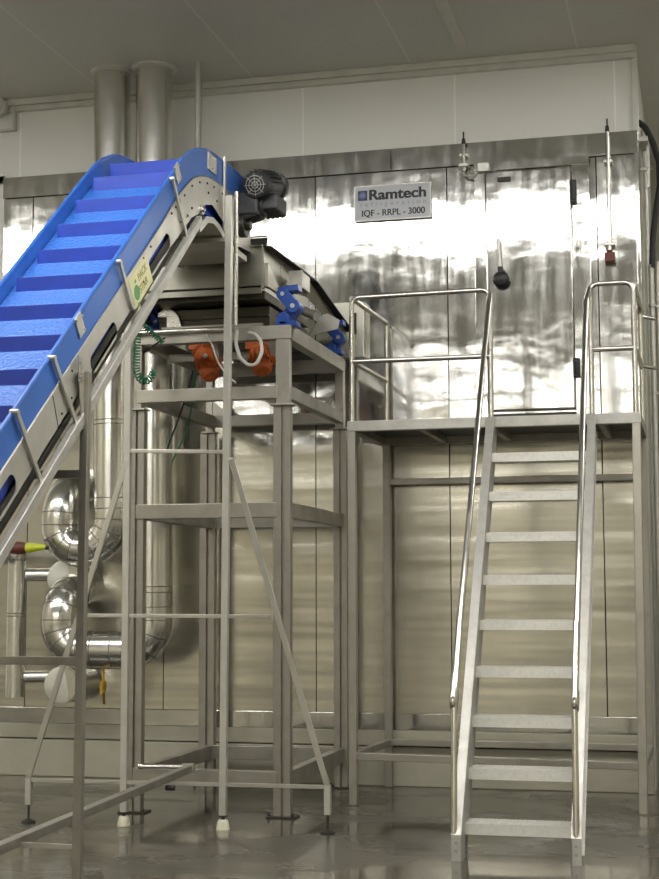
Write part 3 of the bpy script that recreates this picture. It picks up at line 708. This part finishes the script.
# knee gussets
for x, s_ in ((MX1-.09,-1), (MX0+.05,1)):
    link('gusset', MB().prism([[(0,0),(s_*.16,0),(0,.13)]], lambda u, v, w: V((x+u, MY1-.05+w, Z2+.0+v)), .008), M['standm'], SS)

# ------------------------------------------------------------------ vibrating feeder (hopper, pan, mounts, motors)
VF = thing('vibrating_feeder', 'steel vibrating hopper with blue rubber mounts and two orange motors', 'feeder', (-2.95, 9.3, 2.95))
hx0, hx1 = -3.42, -2.60
A = onX(263,245.5,hx1); 
yf = A.y; ztop = A.z
hp = MB()
hp.box((hx0,yf,3.20), (hx1,yf+.006,ztop)); hp.box((hx0-.0,yf-.02,ztop-.006), (hx1+.0,yf+.03,ztop+.004))
hp.box((hx0,yf-.03,3.185), (hx1,yf+.04,3.20)).box((hx0,yf-.03,3.15), (hx1,yf-.022,3.2))
link('hopper_front', hp, M['hopper'], VF, .002)
inner = MB().add([(hx0+.02,yf+.10,ztop-.01),(hx1-.01,yf+.10,ztop-.01),(hx1-.01,yf+.14,ztop+.085),(hx0+.02,yf+.14,ztop+.085),
                  (hx0+.02,yf+.11,ztop-.01),(hx1-.01,yf+.11,ztop-.01),(hx1-.01,yf+.15,ztop+.085),(hx0+.02,yf+.15,ztop+.085)], [(0,1,2,3),(7,6,5,4),(0,4,5,1),(1,5,6,2),(2,6,7,3),(3,7,4,0)])
inner.box((hx1-.012,yf+.10,ztop-.01), (hx1-.006,yf+.60,ztop+.03))
link('inner_lip', inner, M['hopper'], VF)
link('rim_bar', MB().cyl((hx0,yf+.12,ztop+.09), (hx1-.01,yf+.13,ztop+.09), .006), M['tube'], VF)
link('left_side_plate', MB().box((hx0-.006,yf,3.19), (hx0,yf+1.1,ztop)), M['hopper'], VF)
link('back_plate', MB().box((hx0,yf+1.1,3.19), (hx1,yf+1.106,ztop)), M['hopper'], VF)
# right side wall, running back and dropping into a chute
Tp = [V((hx1,yf,ztop)), onY(309,280,9.62), onY(346,331,10.08)]
Bt = [V((hx1,yf,3.19)), onY(306,297,9.62), onY(345,338,10.08)]
def strip(Ta, Ba, off):
    m = MB(); n = len(Ta); off = V(off)
    vs = Ta+Ba+[p+off for p in Ta]+[p+off for p in Ba]
    for i in range(n-1):
        m.add(vs, [(i,i+1,n+i+1,n+i),(2*n+i,3*n+i,3*n+i+1,2*n+i+1),(i,2*n+i,2*n+i+1,i+1),(n+i,n+i+1,3*n+i+1,3*n+i)])
    m.add(vs, [(0,n,3*n,2*n),(n-1,3*n-1,4*n-1,2*n-1)]); return m
link('right_side_plate', strip(Tp, Bt, (.006,0,0)), M['hopper'], VF)
Fo = [p+V((.055,0,-.004)) for p in Tp]
link('side_flange', strip(Tp, Fo, (0,0,-.008)), M['dark'], VF)
rr = [onY(263,235,yf+.13), onY(283,249,yf+.60)]
# stiffener and bracket box on the side
g = onY(300,283,9.2)
link('side_bracket', MB().box((g.x-.035,9.1,g.z-.05), (g.x+.04,9.3,g.z+.055)).box((g.x-.045,9.09,g.z-.055), (g.x+.045,9.105,g.z+.06)), M['bright'], VF, .003)
link('side_gusset', MB().prism([[(yf+.02,3.20),(yf+.02,3.35),(yf+.38,3.20)]], lambda u, v, w: V((hx1+.008+w, u, v)), .02), M['bright'], VF, .002)
# lower pan
link('pan', MB().box((hx0+.06,yf+.22,2.98), (hx1-.02,yf+1.15,3.12)).box((hx0+.06,yf+.20,3.05), (hx1-.02,yf+.22,3.065)), M['pan'], VF, .003)
link('pan_beam', MB().box((hx0+.1,yf+.15,2.95), (hx1-.05,yf+.20,3.0)), M['frame'], VF, .003)
link('hopper_floor', MB().box((hx0,yf+.04,3.13), (hx1,yf+1.1,3.18)).box((hx0,yf+.05,3.02),(hx0+.01,yf+1.1,3.18)), M['pan'], VF)
c0 = onY(312,315,9.5)
link('stub_pipe', MB().cyl(c0+V((-.06,.0,.03)), c0+V((.03,-.04,-.01)), .032).cyl(c0+V((.02,-.035,-.005)), c0+V((.045,-.045,-.015)), .037), M['dull'], VF)
cA = onY(325,322,9.7)
link('rear_cross_plate', MB().prism([[(-.14,-.10),(.09,-.05),(.10,.01),(.02,.06),(-.02,.05)]], lambda u, v, w: V((cA.x+u, 9.7+w, cA.z+v)), .01), M['bright'], VF, .002)
def mount(x, y, z, s=1.0, lean=1):
    m = MB()
    m.obox((x,y,z+.115*s), (1,0,.1), (0,1,0), (-.1,0,1), .12*s, .09*s, .035*s)          # top clamp
    m.cyl((x-.03*s,y-.055*s,z+.085*s), (x-.03*s,y+.055*s,z+.085*s), .036*s)
    m.cyl((x+.028*s*lean,y-.05*s,z+.015*s), (x+.028*s*lean,y+.05*s,z+.015*s), .040*s)
    m.beam((x-.03*s,y-.02,z+.085*s), (x+.028*s*lean,y-.02,z+.015*s), .07*s, .07*s, (0,1,0))
    m.cyl((x-.03*s,y-.05*s,z-.055*s), (x-.03*s,y+.05*s,z-.055*s), .036*s)
    m.beam((x-.03*s,y+.02,z-.055*s), (x+.028*s*lean,y+.02,z+.015*s), .07*s, .07*s, (0,1,0))
    m.box((x-.07*s,y-.05*s,z-.10*s), (x+.05*s,y+.05*s,z-.07*s))
    o = link('rubber_mount', m, M['mount'], VF, .004, 'blue rubber spring mount')
    link('mount_bolt', MB().cyl((x-.03*s,y-.06*s,z+.085*s),(x-.03*s,y+.06*s,z+.085*s),.013,n=10).cyl((x+.028*s*lean,y-.056*s,z+.015*s),(x+.028*s*lean,y+.056*s,z+.015*s),.014,n=10), M['bright'], o)
g = onY(290,306,8.70); mount(g.x+.0, 8.70, g.z-.025, 1.08)
g = onY(337,340,9.95); mount(g.x, 9.92, g.z-.01, 1.0)
g = onY(154,323,8.95); mount(g.x, 8.95, g.z, .6)
g = onY(170,322,8.9)
link('mount_cover', MB().prism([[(-.05,.09),(-.01,.11),(.06,.04),(.10,-.12),(-.03,-.12),(-.03,.03),(-.09,.03),(-.09,.06)]], lambda u, v, w: V((g.x+u, 8.9+w, g.z+v)), .05), M['tube'], VF, .008)
def vib(px0, px1, Yv, face):
    p = onY(*px0, Yv+.10); q = onY(*px1, Yv-.06); d = (q-p).normalized(); L = (q-p).length
    o = link('vibration_motor', MB().lathe(p, d, [(0,.05),(.012,.066),(L*.28,.068),(L*.3,.052),(L*.34,.052),(L*.36,.064),(L*.94,.062),(L,.04)]), M['orange'], VF, 0, 'orange vibration motor')
    a = d.orthogonal().normalized(); b = d.cross(a); fm = MB()
    for k in range(14):
        t = 2*math.pi*k/14; dv_ = a*math.cos(t)+b*math.sin(t)
        fm.beam(p+d*L*.42+dv_*.064, p+d*L*.8+dv_*.064, .007, .014, d.cross(dv_))
    link('motor_rib', fm, M['orange'], o)
    m_ = p+d*L*.5
    link('motor_foot', MB().obox(m_+V((0,.075,.01)), (1,0,0), d, d.cross(V((1,0,0))), .16, L*.6, .03), M['orange'], o, .004)
    link('cable_box', MB().obox(p+d*L*.12+V((-.01,-.06,0)), (1,0,0), (0,0,1), (0,1,0), .10, .055, .035), M['orange'], o, .004)
    link('cable_gland', MB().cyl(p+d*L*.45+V((.03,-.07,0)), p+d*L*.45+V((.035,-.095,0)), .014), M['dull'], o)
vib((200,343), (211,377), 8.92, 1)
vib((257,343), (263,371), 8.92, 1)
link('motor_carrier', MB().beam((hx0+.08,9.08,2.83), (hx1-.02,9.08,2.83), .05, .05, (0,0,1)).box((-3.06,9.0,2.80), (-2.98,9.1,2.98)).box((-2.68,9.0,2.80), (-2.60,9.1,2.98)), M['frame'], VF, .003)

# cables and hoses around the feeder
h = [onY(237,331,8.55), onY(236,345,8.5), onY(240,358,8.48), onY(249,366,8.48), onY(257,364,8.48), onY(262,352,8.5), onY(261,341,8.52), onY(255,334,8.56), onY(249,333,8.6)]
tag(link('cable_loop', MB().tube(h, .011, 10, bend=.06), M['hose']), 'pale grey cable hanging in a U loop from the stand top beam', 'cable')
h = [onY(206,334,8.58), onY(212,345,8.55), onY(218,362,8.55), onY(226,375,8.56), onY(236,383,8.57)]
tag(link('cable', MB().tube(h, .006, 8, bend=.05), M['dull']), 'thin grey cable falling past the left orange motor', 'cable')
# green coil hose
base = [onY(138,318,8.35), onY(146,328,8.38), onY(155,336,8.42), onY(163,343,8.45)]
def coil(path, R_, turns, r):
    P_ = []
    n = int(turns*12)
    L = [0]
    for i in range(1, len(path)): L.append(L[-1]+(path[i]-path[i-1]).length)
    for k in range(n+1):
        s_ = L[-1]*k/n; i = 0
        while i < len(path)-2 and L[i+1] < s_: i += 1
        t_ = (s_-L[i])/(L[i+1]-L[i]); c_ = path[i].lerp(path[i+1], t_); d_ = (path[i+1]-path[i]).normalized(); a_ = d_.cross(V((0,1,0))).normalized(); b_ = d_.cross(a_)
        an = 2*math.pi*k/12; P_.append(c_+(a_*math.cos(an)+b_*math.sin(an))*R_)
    return MB().tube(P_, r, 6)
path2 = [onY(139,325,8.35), onY(137,345,8.34), onY(136,368,8.34), onY(139,379,8.34), onY(146,382,8.34), onY(151,378,8.34), onY(154,370,8.34)]
GH = link('coiled_air_hose', coil(base, .014, 14, .005), M['green'])
tag(GH, 'green coiled air hose hanging beside the left conveyor leg', 'hose')
link('lower_coil', coil(fillet(path2, .06), .019, 26, .005), M['green'], GH)
link('fitting', MB().cyl(onY(142,352,8.4), onY(150,348,8.42), .013).cyl(onY(150,348,8.42), onY(165,338,8.5), .006), M['black'], GH, 0, 'black fitting and lead')
dk = [onY(193,370,9.0), onY(188,392,9.1), onY(178,420,9.3), onY(166,452,9.5)]
tag(link('wiring', MB().tube(dk, .006, 6, bend=.1), M['black']), 'thin dark wire trailing down behind the stand to the left of the pair', 'wire')
dk = [onY(196,372,9.0), onY(193,400,9.1), onY(187,430,9.3), onY(172,462,9.5)]
tag(link('wiring', MB().tube(dk, .006, 6, bend=.1), M['green']), 'thin dark green wire trailing behind the stand, rightmost of the pair', 'wire')

# ------------------------------------------------------------------ insulated pipes
def rings(pts, r, at, mat, parent, name='seam_band'):
    pts = [V(p) for p in pts]; L = [0]
    for i in range(1, len(pts)): L.append(L[-1]+(pts[i]-pts[i-1]).length)
    for s_ in at:
        m = MB(); i = 0
        while i < len(pts)-2 and L[i+1] < s_: i += 1
        t_ = (s_-L[i])/(L[i+1]-L[i]); c_ = pts[i].lerp(pts[i+1], t_); d_ = (pts[i+1]-pts[i]).normalized()
        if s_ < L[-1]: link(name, m.cyl(c_-d_*.003, c_+d_*.003, r+.0015, n=40), mat, parent)
def cpipe(ctrl, r, bend, mat, n=40): 
    return fillet([V(p) for p in ctrl], bend, 14)
YPp = 9.83; rA, rB = .130, .140
xa = onZ(112,72,ZC).x; xb = onZ(154,68,ZC).x
XA = (xa + onY(106,480,YPp).x)/2
PA = thing('insulated_pipe', 'left large aluminium clad pipe dropping from the ceiling into a U bend', 'pipe', (xa, YPp, 1.5))
za = onY(85,545,YPp).z
xl = onY(60,520,YPp).x
ctrlA = [V((xa,YPp,ZC)), V((XA+.03,YPp,za+.02)), V((xl-.0,YPp,za-.0)), V((xl,YPp,2.03)), V((xl+.02,YW,2.06))]
ctrlA = [V((xa,YPp,ZC)), V((XA+.045,YPp,1.66)), V((xl+.0,YPp,1.60)), V((xl+.01,YPp-.02,2.03)), V((xl+.04,YW+.02,2.10))]
ptsA = fillet(ctrlA, .215, 14)
link('cladding', MB().tube(ptsA, rA, 40), M['clad'], PA)
tot = sum((ptsA[i+1]-ptsA[i]).length for i in range(len(ptsA)-1))
Ls = [0.85, 0.95, 1.9, 1.93, 2.55, 2.58] + [3.10+.075*k for k in range(12)]
rings(ptsA, rA, [s for s in Ls if s < tot], M['seam'], PA)
link('ceiling_collar', MB().lathe((xa,YPp,ZC),(0,0,-1),[(0,.155),(.015,.155),(.02,.135)], 40), M['whitep'], PA)
PB = thing('insulated_pipe', 'right large aluminium clad pipe from the ceiling turning left low by the wall', 'pipe', (xb, YPp, 1))
XB = onY(154.5,560,YPp).x
zl = onY(110,650,YPp).z
xl2 = onY(60,640,YPp).x
ctrlB = [V((xb,YPp,ZC)), V((XB,YPp,zl+.0)), V((xl2,YPp,zl)), V((xl2+.0,YPp-.02,1.30)), V((xl2+.03,YW+.02,1.36))]
ptsB = fillet(ctrlB, .20, 14)
link('cladding', MB().tube(ptsB, rB-.008, 40), M['clad'], PB)
Ls = [.80,.84,1.7,2.45,2.47,3.2,3.72,3.76] + [3.86+.09*k for k in range(4)] + [4.35,4.5] + [4.60+.075*k for k in range(10)]
rings(ptsB, rB-.008, Ls, M['seam'], PB)
link('ceiling_collar', MB().lathe((xb,YPp,ZC),(0,0,-1),[(0,.165),(.015,.165),(.02,.14)], 40), M['whitep'], PB)
# capped stub drums with branch pipes to a riser
def drum(px, py, rad, Yd, label):
    c = onY(px, py, Yd)
    t = thing('capped_pipe_end', label, 'pipe', c)
    d = V((-.0,-1,0)) + V((.12,0,.05)); d.normalize()
    link('shell', MB().cyl(c, (c.x+.05,YW+.0,c.z), rad, n=40), M['clad'], t)
    link('end_cap', MB().lathe(c, d, [(-.02,rad+.004),(.006,rad+.004),(.010,rad*.9),(.012,.01)], 40), M['capm'], t, 0, 'flat pale grey end cap')
    return c
d1 = drum(65, 578, .125, 9.97, 'capped pipe end between the two pipe bends, upper of the two')
d2 = drum(62, 685, .125, 9.93, 'capped pipe end below the lower pipe bend near the floor')
MF = thing('riser_pipe', 'narrow vertical clad pipe at the far left with two side branches', 'pipe', onY(16,697,9.9))
r0 = onY(17.5,553,9.9); r1 = onY(17,697,9.9); r1.x = r0.x
link('riser', MB().cyl(r1, r0, .066, n=32), M['clad'], MF)
for f_ in (.05,.42,.44,.75):
    c_ = r0.lerp(r1, f_); link('seam_band', MB().cyl(c_-V((0,0,.003)), c_+V((0,0,.003)), .068, n=32), M['seam'], MF)
for (py, dr) in ((575,d1),(677,d2)):
    a = onY(17,py,9.92); b = V((dr.x-.06, 10.02, a.z))
    link('branch', MB().cyl(a, b, .046 if py < 600 else .043, n=28), M['clad'], MF)
a = onY(-4,551,9.8); 
tag(link('stub_duct', MB().tube([onY(-12,556,YW), onY(-12,556,9.5), onY(8,548,9.5)], .05, 24, bend=.1), M['clad']), 'short clad duct end at the far left edge beside the hose gun', 'duct')
HG = thing('hose_gun', 'brown spray gun grip with yellow green nozzle above the riser pipe', 'spray gun', onY(25,547,9.5))
a = onY(10,548,9.5); b = onY(27,548,9.5); c = onY(46,547,9.5)
link('grip', MB().lathe(a, b-a, [(0,.03),(.03,.045),(.08,.045),((b-a).length,.035)]), M['brown'], HG)
link('nozzle', MB().lathe(b, c-b, [(0,.036),(.03,.034),(.09,.024),((c-b).length,.016)]), M['nozzle'], HG)
link('tip', MB().cyl(onY(43,547,9.5), onY(48,548,9.5), .014), M['black'], HG)
BV = thing('ball_valve', 'small yellow drain valve hanging under the lower pipe', 'valve', onY(103,690,9.8))
a = onY(103,664,9.8); b = onY(104,704,9.8)
link('stem', MB().cyl(a, b, .010, n=10), M['yellow'], BV)
link('valve_body', MB().lathe(onY(103,680,9.8), (0,0,-1), [(0,.012),(.01,.024),(.05,.028),(.07,.02),(.085,.024),(.10,.012)]), M['yellow'], BV)
link('valve_lever', MB().beam(onY(102,683,9.77), onY(101,695,9.75), .012, .006, (1,0,0)), M['yellow'], BV)
hr = onZ(198.5,62,ZC)
tag(link('hanger_rod', MB().cyl((hr.x,hr.y,3.3), (hr.x,hr.y,ZC), .024, n=16), M['dull']), 'thin grey steel drop pipe from the ceiling behind the conveyor head', 'pipe')

# ------------------------------------------------------------------ right of the freezer: gap panel, pipes, cable
gp = MB().box((XR,YW+.12,0), (XR+.015,12.8,4.40))
tag(link('gap_panel', gp, M['wallr']), 'grey green side sheet around the right corner of the freezer', 'panel')
for (x0, yt, yb, Yv, r, lab) in ((643.8,130,640,10.9,.022,'grey vertical pipe close behind the freezer right corner'), (651,265,745,10.6,.020,'left pale pipe of the standing pair at the right edge'), (657,262,480,10.7,.022,'right pale pipe of the standing pair at the right edge')):
    a = onY(x0, yt, Yv); b = onY(x0+3, yb, Yv); b.x = a.x; b.z = 0.0
    t = thing('vertical_pipe', lab, 'pipe', b)
    link('tube', MB().cyl(b, a, r, n=16), M['dull'], t)
    zz = a.z-.3
    while zz > b.z+.5:
        link('pipe_clip', MB().cyl((a.x,Yv,zz),(a.x,Yv,zz+.02), r+.006, n=14).box((a.x-.005,Yv,zz),(a.x+.06,Yv+.01,zz+.012)), M['dull'], t); zz -= .62
kc = [onY(638,122,10.6), onY(645,127,10.6), onY(653,143,10.6), onY(659,162,10.6), onY(660,185,10.6), onY(656,210,10.6), onY(653,238,10.6), onY(652,268,10.6)]
tag(link('black_cable', MB().tube(kc, .022, 10, bend=.15), M['rubber']), 'thick black cable arching over beside the freezer top right corner', 'cable')
tag(link('top_bracket', MB().box((XR+.005,YW-.0,4.40), (XR+.07,YW+.25,4.435)).box((XR+.055,YW+.1,4.1),(XR+.075,YW+.13,4.41)).box((XR+.01,YW+.1,4.22),(XR+.07,YW+.13,4.245)), M['dull'], None, .003), 'small steel angle bracket at the freezer top right corner', 'bracket')
dk0 = onY(655,482,11.0); dk1 = onY(655,742,11.0)
tag(link('dark_cabinet', MB().box((dk0.x,11.0,0), (dk0.x+.8,11.4,dk0.z)), M['navy'], None, .01), 'very dark blue cabinet edge standing at the right border of the view', 'cabinet')

# ------------------------------------------------------------------ world and view
w = bpy.data.worlds.new('world'); SC.world = w; w.use_nodes = True
w.node_tree.nodes['Background'].inputs[0].default_value = (.5,.5,.45,1); w.node_tree.nodes['Background'].inputs[1].default_value = .1
SC.view_settings.view_transform = 'Standard'; SC.view_settings.look = 'None'
SC.view_settings.exposure = 0.32; SC.view_settings.gamma = 1.0; SC.view_settings.use_curve_mapping = False
SC.cycles.use_denoising = True
SC.cycles.max_bounces = 8; SC.cycles.sample_clamp_indirect = 6.0
